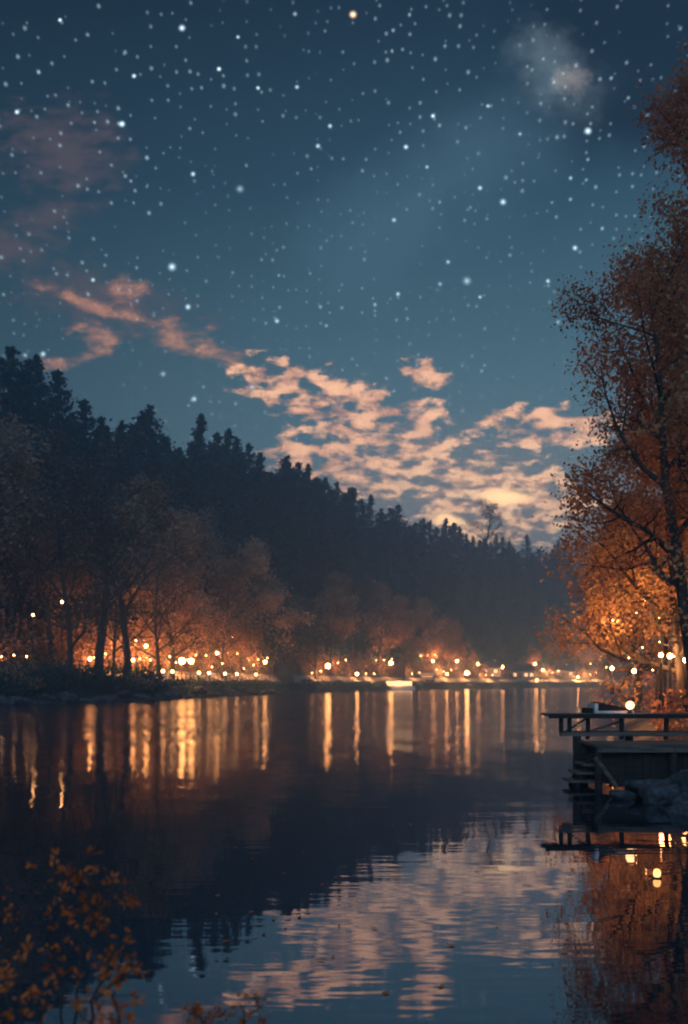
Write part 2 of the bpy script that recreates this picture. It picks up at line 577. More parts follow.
def skeleton(rng, height, levels, trunk_r, spread=0.9, first=0.3, nkids=(9, 6, 4), up=0.25, lean=(0, 0), ratio=0.5, droop=0.0):
    """branching limbs; returns list of (points, radii, level) and the twig points that carry leaves"""
    tubes, twigs = [], []

    def grow(p, d, length, r, lev):
        n = 7 if lev == 0 else (5 if lev < levels else 3)
        pts, rad = [p.copy()], [r]
        for i in range(n):
            d = d + Vector(rng.normal(size=3)) * (0.06 if lev == 0 else 0.17) + Vector((0, 0, up * (0.15 if lev else 0.1) - droop * lev * 0.04))
            if lev == 0:
                d += Vector((lean[0], lean[1], 0)) * 0.1
            d.normalize()
            p = p + d * (length / n)
            pts.append(p.copy())
            rad.append(r * (1 - 0.85 * (i + 1) / n))
        tubes.append((pts, rad, lev))
        if lev >= levels - 1:
            k0 = 1 if lev == levels else 2
            for q in pts[k0:]:
                twigs.append(q)
        if lev == levels:
            return
        k = nkids[min(lev, len(nkids) - 1)]
        az = rng.uniform(0, 6.28)
        for j in range(k):
            tt = (first if lev == 0 else 0.25) + (1 - (first if lev == 0 else 0.25)) * (j + rng.uniform(0, 0.8)) / k
            f = min(tt, 0.98) * n
            i = int(f)
            q = pts[i].lerp(pts[min(i + 1, n)], f - i)
            dd = (pts[min(i + 1, n)] - pts[i]).normalized()
            az += 2.4 + rng.uniform(-0.4, 0.4)
            a = dd.cross(Vector((0.3, 0.2, 1))) if abs(dd.z) < 0.9 else dd.cross(Vector((1, 0, 0)))
            a.normalize()
            side_ = (a * math.cos(az) + dd.cross(a) * math.sin(az))
            nd = (dd * (0.55 + 0.5 * (tt if lev == 0 else 0.5)) + side_ * spread).normalized()
            ll = length * ratio * (1.15 - 0.65 * tt) * rng.uniform(0.75, 1.15)
            grow(q, nd, ll, rad[i] * 0.62, lev + 1)

    grow(Vector((0, 0, -0.5)), Vector((0, 0, 1)), height, trunk_r, 0)
    return tubes, twigs


def broadleaf(seed, height, levels, trunk_r, nleaf, leaf, sig, material, thin=1.0, **kw):
    rng = np.random.default_rng(seed)
    tubes, twigs = skeleton(rng, height, levels, trunk_r, **kw)
    mb = MB()
    for pts, rad, lev in tubes:
        mb.tube(pts, rad, 8 if lev == 0 else (5 if lev < levels else 3), cap=False)
    trunk = mb.mesh('trunk', MT['bark'], smooth=True)
    tw = np.array([tuple(q) for q in twigs])
    # drop whole twigs so the crown has gaps
    keep = rng.random(len(tw)) < thin
    tw = tw[keep]
    idx = rng.integers(0, len(tw), nleaf)
    cen = tw[idx] + rng.normal(size=(nleaf, 3)) * sig
    crown = leaf_mesh('crown', cen, leaf, material, rng)
    return trunk, crown


def evergreen(seed, height, radius, n, leaf, lumpy=0.35, ragged=0.8, material=None):
    rng = np.random.default_rng(seed)
    mb = MB()
    mb.tube([(0, 0, -3), (0.1, 0, height * .5), (0, 0, height * 0.97)], [0.32, 0.2, 0.04], 6, 1)
    cen = []
    nb = 70
    for i in range(nb):
        t_ = (i + rng.random()) / nb
        z = height * (0.08 + 0.92 * t_)
        rr = radius * (min(1.0, (1 - t_) * 1.9 + 0.05) ** 0.78) * (1 - lumpy + lumpy * 2 * rng.random()) * (0.8 if t_ < .1 else 1)
        az = rng.uniform(0, 6.283)
        k = max(4, int(n / nb))
        u_ = rng.random(k) ** 0.6
        c = np.stack([np.cos(az) * rr * u_, np.sin(az) * rr * u_, z + u_ * rr * rng.uniform(-0.35, 0.25)], 1)
        c += rng.normal(size=(k, 3)) * np.array([0.34, 0.34, 0.30]) * ragged * (1 + u_[:, None]) * (0.25 + 0.85 * rr / radius)
        cen.append(c)
        m_ = 1
        mb.tube([(0, 0, z), (math.cos(az) * rr * .5, math.sin(az) * rr * .5, z), (math.cos(az) * rr * .9, math.sin(az) * rr * .9, z - 0.1 * rr)], [0.07, 0.05, 0.02], 3, m_, cap=False)
    cen = np.concatenate(cen)
    lm = leaf_mesh('tmp', cen, leaf, material or MT['pine'], rng, 0.7)
    # merge trunk into the same mesh (too small in the photo to show parts)
    nv = len(lm.vertices)
    co = np.empty(nv * 3); lm.vertices.foreach_get('co', co)
    mb2v = [tuple(x) for x in co.reshape(-1, 3)]
    mb.add(mb2v, [(4 * i, 4 * i + 1, 4 * i + 2, 4 * i + 3) for i in range(nv // 4)], 0)
    bpy.data.meshes.remove(lm)
    return mb.mesh('evergreen_tree', [material or MT['pine'], MT['bark']])


# ------------------------------------------------------------------ terrain functions
PXK = [-3000, -1500, -700, -200, 0, 160, 300, 400, 480, 560, 640, 900, 2500]
DSK = [22, 30, 50, 72, 82, 106, 180, 257, 330, 400, 430, 430, 430]
RPX = [-3000, -200, 0, 100, 200, 300, 400, 500, 600, 700, 2500]
RDK = [90, 125, 140, 170, 200, 260, 350, 450, 520, 560, 560]
RTOP = [300, 335, 368, 408, 432, 458, 506, 536, 546, 552, 552]   # skyline of the trees
TREE_H = 15.0


def dshore(px): return np.interp(px, PXK, DSK)
def dridge(px): return np.interp(px, RPX, RDK)
def zridge(px): return CAM_H + (HOR - np.interp(px, RPX, RTOP)) * dridge(px) / F - TREE_H


def zland(px, D):
    ds, dr = dshore(px), dridge(px)
    t_ = D - ds
    wig = 0.5 * np.sin(px * 0.13) + 0.35 * np.sin(px * 0.31 + D * 0.2)
    z = np.where(t_ < 0, np.maximum(t_ * 0.35, -2.5), np.minimum(t_ / 6.0, 1.0) * 2.2)
    t0 = 14.0
    s = np.clip((t_ - t0) / (dr - ds - t0), 0, 1)
    z = z + np.clip((t_ - 6.5) / 6.5, 0, 1) * 1.4
    z = z + (zridge(px) - 3.6) * s ** 1.15
    z = z + np.where((t_ > 26), wig * np.minimum((t_ - 26) / 10, 1), 0)
    back = np.clip((D - dr) / 80, 0, 1)
    return z - back * 14


def pos(px, D, z=None):
    """ground point at a bearing and a distance"""
    return Vector(((px - 344) / F * D, D, float(zland(px, D)) if z is None else z))


def bounds_grid(us, ws, fn, name, material, kind='structure', smooth=True):
    mb = MB()
    nu, nw = len(us), len(ws)
    vs = [fn(u, w) for u in us for w in ws]
    fs = [(i * nw + j, (i + 1) * nw + j, (i + 1) * nw + j + 1, i * nw + j + 1) for i in range(nu - 1) for j in range(nw - 1)]
    mb.add(vs, fs)
    o = mb.build(name, material, smooth=smooth)
    return tag(o, kind=kind)


# far shore and wooded hill
pxs = np.concatenate([np.arange(-2600, -200, 60), np.arange(-200, 760, 8), np.arange(760, 2400, 60)])
ts = np.concatenate([np.array([-12, -4, -1.5, -0.5, 0, 1, 2, 4, 6, 9, 14, 20, 26]), np.arange(32, 240, 8), [280, 330]])
rt = np.random.default_rng(5)


def land(px, t_):
    D = dshore(px) + t_
    z = float(zland(px, D))
    if 0 < t_ < 7:
        z += rt.uniform(-0.25, 0.25)
    if t_ < -1:
        z = min(z, -0.4)
    return ((px - 344) / F * D, D, z)


bounds_grid(pxs, ts, land, 'hill_terrain', MT['earth'])

# paved promenade strip along the far shore (4 cm above the soil)
pp = np.arange(60, 640, 5)


def prom(px, t_):
    D = dshore(px) + t_
    return ((px - 344) / F * D, D, float(zland(px, D)) + 0.05)


bounds_grid(pp, np.array([6.6, 8, 10, 13]), prom, 'promenade_path', MT['paving'])

# right bank: its shoreline
BY = [-30, 0, 8, 14, 17, 20, 30, 60, 120, 250, 440]
BX = [9, 6.6, 5.7, 5.35, 5.6, 6.3, 9.6, 18.5, 37, 78, 138]
rb = np.random.default_rng(9)


def rbank(y, o):
    x = np.interp(y, BY, BX) + o * (1 + y / 60) + 0.3 * math.sin(y * 1.7) * min(1, max(o, 0))
    z = -0.8 + 0.0 if o < 0 else min(o / 3.5, 1) ** 0.8 * (1.0 + min(y, 80) / 80 * 0.7)
    if o > 0.2:
        z += rb.uniform(-0.05, 0.09) + max(0, o - 10) * 0.06
    return (float(x), float(y), float(z))


bounds_grid(np.concatenate([np.arange(-30, 40, 0.8), np.arange(40, 440, 8)]), np.array([-1.2, -0.3, 0, 0.5, 1, 1.8, 2.6, 3.6, 5, 7, 10, 14, 20, 30, 45]),
            rbank, 'right_bank_ground', MT['bank'])


# near bank, below the frame
def nbank(x, y):
    e = 4.5 - max(0, x + 0.2) * 0.8
    z = 0.33 * min(1, max(-2.0, (e - y) / 0.9)) + 0.03 * math.sin(x * 5 + y * 3)
    return (x, y, z)


bounds_grid(np.arange(-14, 3.4, 0.3), np.arange(-6, 6, 0.3), nbank, 'near_bank_ground', MT['bank'])

mb = MB()
mb.add([(-700, -60, 0), (900, -60, 0), (900, 470, 0), (-700, 470, 0)], [(0, 1, 2, 3)])
tag(mb.build('lake_water', MT['water']), kind='structure')

# ------------------------------------------------------------------ hillside wood
EV = [evergreen(100 + i, h_, r_, n_, 0.62, lu) for i, (h_, r_, n_, lu) in enumerate(
    [(16, 3.2, 2100, .5), (17, 2.8, 1900, .6), (13, 3.6, 2200, .45), (16.5, 2.4, 1700, .6), (14, 3.9, 2300, .6), (18, 3.2, 2100, .7)])]
rng = np.random.default_rng(77)
count = 0


def hill_tree(px, D, k, sc_, label, group, cat='tree'):
    o = link('evergreen_tree', EV[k], loc=pos(px, D) - Vector((0, 0, 0.4)))
    o.rotation_euler = (rng.normal() * 0.03, rng.normal() * 0.03, rng.uniform(0, 6.28))
    o.scale = (sc_ * rng.uniform(0.9, 1.15),) * 2 + (sc_,)
    return tag(o, label, cat, group)


# skyline row, following the photographed silhouette
px = -50.0
while px < 640:
    D = float(dridge(px)) + rng.uniform(-8, 2)
    hill_tree(px, D, int(rng.integers(0, 6)), rng.uniform(0.80, 1.16) * (1.0 if px > 60 else 1.05),
              'dark evergreen standing against the sky along the ridge', 'evergreen trees along the skyline of the hill')
    px += rng.uniform(6.5, 11.5) * (1.35 if px < 200 else 1.0 if px < 400 else 0.75)
    count += 1
for s_, step in ((0.90, 22), (0.76, 27), (0.62, 28), (0.48, 30), (0.35, 32), (0.22, 34), (0.10, 36)):
    px = -60.0 + rng.uniform(0, 20)
    while px < 650:
        ds, dr = float(dshore(px)), float(dridge(px))
        D = ds + 20 + (dr - ds - 20) * (s_ + rng.uniform(-.06, .06))
        if count < 296:
            hill_tree(px, D, int(rng.integers(0, 6)), rng.uniform(0.72, 1.02),
                      'dark evergreen in the dense wood on the slope below the ridge', 'evergreen trees covering the slope of the hill')
            count += 1
        px += step * rng.uniform(0.6, 1.3) * (1.2 if px < 250 else 0.8)
# undergrowth between the trunks: uncountable
cen = []
for i in range(74000):
    px = rng.uniform(-150, 700) if i < 52000 else (rng.uniform(-600, -60) if i % 3 else rng.uniform(640, 1300))
    s_ = rng.random()
    ds, dr = float(dshore(px)), float(dridge(px))
    D = ds + 22 + (dr - ds - 22) * s_
    z = float(zland(px, D))
    cen.append(((px - 344) / F * D, D, z + rng.random() ** 1.4 * (6.5 if i < 52000 else 12 + 4 * math.sin(px * 0.2 + D * 0.3))))
tag(link('woodland_undergrowth', leaf_mesh('woodland_undergrowth', cen, 1.1, MT['pine'], rng, 0.8)),
    'dark undergrowth and saplings filling the wooded hillside', 'undergrowth', kind='stuff')

# ------------------------------------------------------------------ broadleaf trees on the far shore
BV = [broadleaf(11, 20, 3, 0.34, 11000, 0.42, 0.7, MT['rust_far'], 0.75, spread=0.95, first=0.16, nkids=(11, 6, 4), ratio=0.46),
      broadleaf(12, 20, 3, 0.36, 5500, 0.36, 0.6, MT['brown_far'], 0.55, spread=0.85, first=0.16, nkids=(12, 6, 4), ratio=0.42, up=0.5),
      broadleaf(13, 20, 3, 0.36, 12000, 0.42, 0.8, MT['rust_far'], 0.8, spread=1.1, first=0.12, nkids=(12, 7, 4), ratio=0.45),
      broadleaf(14, 20, 3, 0.40, 1900, 0.34, 0.5, MT['brown_far'], 0.4, spread=0.9, first=0.3, nkids=(11, 6, 5), ratio=0.45, up=0.4)]

BV.append(broadleaf(15, 20, 4, 0.34, 1500, 0.30, 0.4, MT['brown_far'], 0.4, spread=0.8, first=0.14, nkids=(13, 6, 4, 3), ratio=0.5, up=0.45))


def shore_tree(px, off, top, k, label, wide=1.0, name='autumn_tree', group=None, D=None):
    off = off if off < 14 else 13 + (off - 14) * 0.7
    D = float(dshore(px)) + off if D is None else D
    p = pos(px, D)
    hgt = CAM_H + (HOR - top) * D / F - p.z
    s_ = hgt / 20.5
    e = empty(name, p, rng.uniform(0, 6.28), (s_ * wide, s_ * wide, s_))
    tag(e, label, 'tree', group)
    link('trunk', BV[k][0], e)
    link('crown', BV[k][1], e)
    return e


shore = [
    (70, 8, 500, 4, 'bare branched tree left of the tallest shore tree', 1.1),
    (112, 10, 520, 4, 'slim bare tree between the two tall dark trunks', 0.8),
    (160, 8, 548, 4, 'small bare tree just left of the bright lamp pair', 1.0),
    (222, 9, 580, 4, 'small bare tree in front of the lit terrace', 1.1),
    (316, 9, 600, 4, 'bare tree beside the single large lamp', 1.1),
    (404, 10, 622, 4, 'bare tree rising right behind the stern of the boat', 1.2),
    (-22, 14, 425, 1, 'dark brown tree at the water edge cut by the left picture edge', 1.1),
    (14, 20, 455, 0, 'dull rusty tree beside the tall narrow lantern among dark trees', 1.0),
    (52, 16, 490, 3, 'almost bare tree between the two high lanterns on the slope', 1.2),
    (98, 8, 452, 3, 'tallest shore tree, its dark forked trunk against the lit ground', 1.15),
    (126, 7, 490, 3, 'thin leafless tree with two straight trunks of branches before the glow', 1.2),
    (150, 24, 500, 0, 'brown crowned tree behind the twin thin trunks, above the lit path', 1.2),
    (172, 9, 560, 2, 'low spreading tree just before the pair of bright lamps', 1.3),
    (205, 22, 528, 1, 'upright brown tree behind the pair of bright lamps', 1.3),
    (232, 16, 572, 2, 'orange lit tree over the brightest stretch of railing', 1.35),
    (262, 24, 556, 0, 'brown tree behind the pointed dark tent, on its lakeward side', 1.2),
    (292, 26, 600, 3, 'sparse tree rising behind the pointed dark tent', 1.3),
    (330, 22, 585, 0, 'rounded tree above the single bright lamp beyond the tent', 1.2),
    (352, 30, 570, 1, 'tall hazy tree in the middle of the far shore', 1.3),
    (376, 24, 590, 2, 'brown hazy tree behind the lit excursion boat', 1.2),
    (402, 30, 612, 0, 'smaller hazy tree above the stern of the lit boat', 1.3),
    (424, 24, 606, 2, 'dense orange tree beside the cream awning stall', 1.1),
    (444, 20, 622, 2, 'glowing orange tree at the end of the row of shore trees', 1.0),
    (474, 22, 652, 0, 'small misty tree between the far street lamps', 1.3),
    (498, 26, 645, 3, 'bare misty tree behind the far cottage with two lit windows', 1.4),
    (532, 24, 648, 0, 'small misty tree before the farthest pair of lamps', 1.4),
    (556, 26, 640, 1, 'narrow misty tree at the head of the lake', 1.4),
    (580, 26, 636, 2, 'misty orange tree near the right bank at the head of the lake', 1.5),
    (604, 26, 630, 0, 'misty tree farthest right on the far shore', 1.5),
]
for a in shore:
    shore_tree(*a[:4], label=a[4], wide=a[5], group='autumn trees along the far shore')
shore_tree(484, 0, 506, 3, 'tall thin-crowned tree standing alone above the ridge against the bright clouds', 1.3, D=float(dridge(484)) - 4)

# leafy low scrub and stones on the left shore
def scrub(px0, px1, t0, t1, n, h_, material, label, name, leaf=0.3):
    c = []
    for i in range(n):
        px = rng.uniform(px0, px1)
        D = float(dshore(px)) + rng.uniform(t0, t1)
        hh = h_ * (0.4 + 0.6 * abs(math.sin(px * 0.45) * math.cos(px * 0.17 + D)))
        q = pos(px, D)
        c.append((q.x, q.y, q.z + rng.random() * hh))
    return tag(link(name, leaf_mesh(name, c, leaf, material, rng, 0.8)), label, 'undergrowth', kind='stuff')


scrub(-160, 160, 0.5, 9, 15000, 2.4, MT['pine'], 'blue grey scrub covering the left shore bank', 'shore_undergrowth')
scrub(150, 640, 0.5, 6, 9000, 0.9, MT['pine'], 'low dark grass and weeds on the bank below the promenade', 'bank_undergrowth')
scrub(-80, 640, 12.5, 21, 26000, 6.0, MT['rust_far'], 'rusty bushes tangled along the back of the promenade', 'rusty_undergrowth', 0.4)


def bush(px, off, hgt, wid, material, label, n=700, group=None):
    D = float(dshore(px)) + off
    e_c = rng.normal(size=(n, 3))
    e_c /= np.linalg.norm(e_c, axis=1)[:, None]
    e_c *= (rng.random(n) ** 0.4)[:, None] * (1 + 0.25 * np.sin(e_c[:, :1] * 9) + 0.2 * np.sin(e_c[:, 1:2] * 11))
    e_c = e_c * np.array([wid / 2, wid / 2, hgt / 2]) + np.array([0, 0, hgt / 2])
    o = link('bush', leaf_mesh('bush', e_c, 0.28, material, rng, 0.7), loc=pos(px, D))
    return tag(o, label, 'bush', group)


bush(6, 5, 2.2, 3.6, MT['rust_far'], 'red brown bush low on the bank at the left picture edge')
bush(24, 3, 1.6, 3.0, MT['rust_far'], 'second red brown bush just above the dark water line')
bush(58, 4, 2.4, 4.0, MT['pine'], 'dark bush before the lit gap between shore trunks')
bush(96, 3, 1.8, 3.4, MT['pine'], 'dark low bush at the foot of the tallest shore tree')
bush(136, 3, 1.7, 3.6, MT['brown_far'], 'brown bush where the lit path meets the bank')

# ------------------------------------------------------------------ rocks


def rock_mesh(seed, r, flat=0.6):
    rg = np.random.default_rng(seed)
    mb = MB(); mb.ball((0, 0, 0), 1.0, 18, 12)
    v = np.array(mb.v)
    d = np.ones(len(v))
    for k in range(10):
        a = rg.normal(size=3); a /= np.linalg.norm(a)
        c = rg.uniform(0.45, 0.85)
        d = np.minimum(d, c / np.maximum((v @ a), 1e-3) if True else d)
    for k in range(5):
        a = rg.normal(size=3) * 3.5
        d = d * (1 + 0.045 * np.sin(v @ a + rg.uniform(0, 6)))
    v = v * d[:, None] * np.array([1.25, 1.0, flat]) * r
    mb.v = [tuple(x) for x in v]
    return mb.mesh('rock', MT['rock'], smooth=True)


ROCKS = [rock_mesh(i, 1.0, 0.55 + 0.12 * (i % 4)) for i in range(6)]


def rock(x, y, z, s_, label, group=None):
    o = link('rock', ROCKS[int(rng.integers(0, 6))], loc=(x, y, z))
    o.scale = (s_ * rng.uniform(.9, 1.3), s_, s_ * rng.uniform(.7, 1.0))
    o.rotation_euler = (rng.uniform(-.2, .2), rng.uniform(-.2, .2), rng.uniform(0, 6.28))
    return tag(o, label, 'rock', group)


for i, px in enumerate(np.arange(-60, 330, 7.5)):
    D = float(dshore(px)) + rng.uniform(-0.5, 2.5)
    q = pos(px, D)
    rock(q.x, q.y, q.z + 0.1, rng.uniform(0.5, 1.1), 'grey blue stone among the stones edging the far left shore', 'stones edging the far left shore')

near_rocks = [
    (6.15, 15.2, 0.22, 0.62, 'large rounded grey boulder below the right end of the pier'),
    (5.25, 15.0, 0.02, 0.45, 'low flat rock half under water left of the large boulder'),
    (5.75, 14.3, 0.06, 0.42, 'grey rock in front of the large rounded boulder'),
    (6.55, 14.2, 0.25, 0.58, 'boulder cut by the right picture edge above the water'),
    (5.55, 15.9, 0.18, 0.42, 'dark rock tucked under the pier landing'),
    (6.9, 15.8, 0.50, 0.62, 'highest boulder against the pier side at the right edge'),
    (4.85, 15.6, -0.03, 0.28, 'small wet rock farthest out from the bank'),
    (5.15, 13.9, -0.06, 0.30, 'flat rock barely above the water nearest the viewer'),
    (6.2, 13.3, 0.02, 0.45, 'wet rock at the right edge just above its own reflection'),
]
for a in near_rocks:
    rock(*a)

# ------------------------------------------------------------------ pier


def boards(mb, x0, x1, y0, y1, z0, z1, w, along='x', mi=0):
    if along == 'y':
        x = x0
        while x < x1 - 0.01:
            mb.box(x, min(x + w - 0.012, x1), y0, y1, z0, z1 + rng.uniform(-.003, .003), mi)
            x += w
    else:
        y = y0
        while y < y1 - 0.01:
            mb.box(x0 + rng.uniform(-.02, .02), x1, y, min(y + w - 0.012, y1), z0, z1 + rng.uniform(-.003, .003), mi)
            y += w


pier = empty('pier', (6.5, 18.0, 0))
pier_o = Vector((6.5, 18.0, 0))
tag(pier, 'dark wooden pier with raised platform and lower landing on the right bank', 'pier')


def ppart(mb, name, material, smooth=False, parent=None):
    mb.v = [(x - pier_o.x, y - pier_o.y, z) for x, y, z in mb.v]
    return mb.build(name, material, parent or pier, smooth)


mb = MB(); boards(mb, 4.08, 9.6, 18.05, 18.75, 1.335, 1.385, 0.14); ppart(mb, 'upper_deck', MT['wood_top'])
mb = MB(); mb.box(4.10, 9.6, 18.02, 18.045, 1.29, 1.375); ppart(mb, 'edge_board', MT['wood'])
mb = MB(); mb.box(4.36, 9.4, 18.10, 18.22, 0.93, 1.01); mb.box(4.52, 9.4, 18.60, 18.68, 0.93, 1.01); ppart(mb, 'lower_beam', MT['wood_top'])
for x in (4.38, 4.55, 4.92, 5.6, 6.5, 7.5, 8.6):
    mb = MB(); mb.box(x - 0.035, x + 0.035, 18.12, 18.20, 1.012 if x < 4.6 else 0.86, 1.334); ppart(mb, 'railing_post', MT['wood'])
mb = MB(); mb.tube([(4.40, 18.16, 0.97), (4.92, 18.16, 1.30)], [0.02, 0.02], 5); ppart(mb, 'brace', MT['wood'])
mb = MB(); mb.tube([(4.98, 18.16, 1.03), (5.56, 18.16, 1.22)], [0.025, 0.025], 5); ppart(mb, 'brace', MT['wood_top'])
for x, y in ((4.70, 18.16), (5.9, 18.64), (7.3, 18.64)):
    mb = MB(); mb.tube([(x, y, -1.5), (x + .01, y, 0.3), (x, y, 0.928)], [0.10, 0.09, 0.085], 10); ppart(mb, 'pile', MT['wood'], True)
# lower landing
mb = MB(); boards(mb, 4.72, 9.6, 16.9, 18.0, 0.80, 0.845, 0.15, 'x'); ppart(mb, 'landing_deck', MT['wood_top'])
mb = MB(); mb.box(4.76, 9.6, 16.86, 16.896, 0.70, 0.838); ppart(mb, 'landing_edge_board', MT['wood_top'])
for x, z in ((4.80, 0.74), (6.2, 0.74), (7.6, 0.74)):
    mb = MB(); mb.tube([(x, 16.858, z), (x, 16.845, z)], [0.018, 0.014], 8); ppart(mb, 'bolt', MT['metal'])
mb = MB()
for k in range(30):
    x = 4.86 + k * 0.155
    mb.box(x, x + 0.145, 16.99 + rng.uniform(-.01, .01), 17.03, 0.06 + rng.uniform(-.05, .05), 0.797)
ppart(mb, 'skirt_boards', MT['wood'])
mb = MB()
for k in range(6):
    y = 17.08 + k * 0.155
    mb.box(4.86, 4.90, y, y + 0.145, 0.08, 0.797)
ppart(mb, 'end_boards', MT['wood'])
for x, y in ((4.80, 16.97), (4.80, 17.95), (6.2, 16.95), (7.6, 16.95)):
    mb = MB(); mb.tube([(x, y, -1.5), (x, y, 0.3), (x, y, 0.798)], [0.075, 0.07, 0.07], 10); ppart(mb, 'pile', MT['wood'], True)
mb = MB(); mb.tube([(4.72, 16.94, 0.60), (5.12, 16.93, 0.05)], [0.05, 0.05], 8); ppart(mb, 'cross_brace', MT['wood_top'])
for z_, w_ in ((0.10, 0.0), (0.26, 0.12), (0.42, 0.24)):
    mb = MB(); mb.box(4.30 + w_, 4.78, 17.1, 17.75, z_, z_ + 0.045); ppart(mb, 'step', MT['wood_top'])
mb = MB()
for y in (17.16, 17.66):
    mb.add([(4.28, y, -0.3), (4.36, y, -0.3), (4.76, y, 0.66), (4.68, y, 0.66), (4.28, y + .03, -0.3), (4.36, y + .03, -0.3), (4.76, y + .03, 0.66), (4.68, y + .03, 0.66)],
           [(0, 1, 2, 3), (7, 6, 5, 4), (0, 4, 5, 1), (1, 5, 6, 2), (2, 6, 7, 3), (3, 7, 4, 0)])
ppart(mb, 'step_stringer', MT['wood'])

# tapered box on the platform
bx = empty('storage_box', (5.28, 18.5, 1.388))
tag(bx, 'low dark box with a pale end board lying on the pier platform', 'box')
mb = MB()
mb.add([(-0.12, -0.22, 0.05), (0.52, -0.22, 0.05), (0.52, 0.22, 0.05), (-0.12, 0.22, 0.05), (-0.12, -0.22, 0.22), (0.52, -0.22, 0.09), (0.52, 0.22, 0.09), (-0.12, 0.22, 0.22)],
       [(0, 3, 2, 1), (4, 5, 6, 7), (0, 1, 5, 4), (1, 2, 6, 5), (2, 3, 7, 6), (3, 0, 4, 7)])
mb.build('body', MT['wood'], bx)
MB().box(-0.19, -0.122, -0.24, 0.24, 0.0, 0.20).build('end_board', MT['pale'], bx)
MB().box(-0.118, 0.60, -0.25, 0.25, 0.0, 0.047).build('base_rail', MT['pale'], bx)
MB().box(-0.36, -0.20, -0.15, 0.15, 0.0, 0.10).build('foot_block', MT['wood'], bx)

WARM = (1.0, 0.42, 0.15)


def point(parent, loc, watts, radius=0.1, color=WARM):
    d = bpy.data.lights.new('light', 'POINT')
    d.energy = watts
    d.shadow_soft_size = radius
    d.color = color
    o = bpy.data.objects.new('light', d)
    COL.objects.link(o)
    o.parent = parent
    o.location = loc
    o.visible_glossy = False      # mirrors show the lamp's own glowing globe instead
    return o


ln = empty('table_lamp', (5.80, 18.25, 1.388))
tag(ln, 'bright round globe lamp standing on the pier platform', 'lamp')
mb = MB(); mb.tube([(0, 0, 0), (0, 0, 0.03), (0, 0, 0.08)], [0.06, 0.05, 0.03], 12); mb.build('base', MT['metal'], ln, True)
MB().ball((0, 0, 0.16), 0.085, 16, 10).build('globe', MT['glow_dock'], ln, True)
point(ln, (0, 0, 0.175), 22, 0.13)

# ------------------------------------------------------------------ trees on the right bank


def right_tree(x, y, z, seed, height, levels, tr, nleaf, leaf, sig, material, label, rz=0.0, thin=0.8, **kw):
    tk, cr = broadleaf(seed, height, levels, tr, nleaf, leaf, sig, material, thin, **kw)
    e = empty('autumn_tree', (x, y, z), rz)
    tag(e, label, 'tree', 'autumn trees on the right bank')
    link('trunk', tk, e); link('crown', cr, e)
    return e


right_tree(10.3, 25.5, 1.0, 21, 20.8, 4, 0.30, 42000, 0.125, 0.32, MT['rust'], 'tallest tree, rust crown reaching the top at the right edge',
           thin=0.8, spread=0.9, first=0.25, nkids=(24, 7, 5, 3), ratio=0.27, up=0.25)
right_tree(11.5, 27.6, 1.1, 33, 20.0, 4, 0.26, 30000, 0.125, 0.34, MT['rust'], 'tall rust tree close behind the tallest one, filling the right edge',
           thin=0.85, spread=1.0, first=0.3, nkids=(24, 7, 4, 3), ratio=0.30, up=0.2)
right_tree(8.9, 22.6, 1.0, 22, 11.8, 4, 0.20, 11000, 0.10, 0.24, MT['rust'], 'dark trunked tree with long bare limbs fanning out over the water',
           thin=0.45, spread=1.0, first=0.22, nkids=(11, 7, 4, 3), ratio=0.38, up=0.35, lean=(-0.05, 0))
right_tree(11.6, 31, 1.2, 23, 9.5, 4, 0.20, 17000, 0.15, 0.3, MT['amber'], 'bushy amber tree lit from below by the bank lamps',
           thin=0.85, spread=1.0, first=0.12, nkids=(12, 6, 4, 3), ratio=0.5, up=0.2)
right_tree(13.3, 38, 1.3, 24, 10.0, 4, 0.22, 12000, 0.20, 0.35, MT['amber'], 'orange tree behind the bushy amber tree, nearer the lake head',
           thin=0.85, spread=1.0, first=0.12, nkids=(12, 6, 4, 3), ratio=0.45, up=0.2)
right_tree(17.0, 52, 1.4, 25, 11.0, 3, 0.24, 9000, 0.26, 0.5, MT['rust'], 'rusty tree leaning over the lake at the outer edge of the right group',
           thin=0.85, spread=1.0, first=0.12, nkids=(13, 7, 4), ratio=0.42, up=0.2)
right_tree(13.0, 30, 1.3, 26, 21.0, 4, 0.26, 26000, 0.15, 0.4, MT['rust'], 'rust brown tree filling the gap behind the tallest tree',
           thin=0.8, spread=0.95, first=0.2, nkids=(20, 6, 4, 3), ratio=0.27, up=0.25)
right_tree(10.4, 20.5, 1.0, 27, 9.0, 4, 0.18, 7000, 0.13, 0.22, MT['amber'], 'amber tree right behind the pier, cut by the right edge',
           thin=0.8, spread=1.0, first=0.15, nkids=(11, 6, 4, 3), ratio=0.45, up=0.2)
right_tree(27.5, 84, 1.8, 28, 12.0, 3, 0.26, 6000, 0.34, 0.6, MT['rust'], 'misty tree farthest along the right bank',
           thin=0.85, spread=1.0, first=0.12, nkids=(12, 6, 4), ratio=0.42, up=0.2)
# bank shrubs under the right trees
cen = []
for i in range(9000):
    y = rng.uniform(6, 20)
    p = rbank(y, 1.6 + rng.random() * 9 + (1.2 if y > 13 else 0))
    cen.append((p[0], p[1], p[2] + rng.random() * 0.35))
for i in range(15000):
    y = 19.8 + rng.random() ** 1.5 * 60
    o_ = 0.6 + rng.random() * 7
    p = rbank(y, o_)
    cen.append((p[0], p[1], p[2] + rng.random() * 1.3 * (0.5 + 0.5 * abs(math.sin(y * 1.3)))))
tag(link('bank_foliage', leaf_mesh('bank_foliage', cen, 0.16, MT['rust'], rng, 0.7)), 'rusty ground cover under the trees of the right bank', 'undergrowth', kind='stuff')

# ------------------------------------------------------------------ lamps


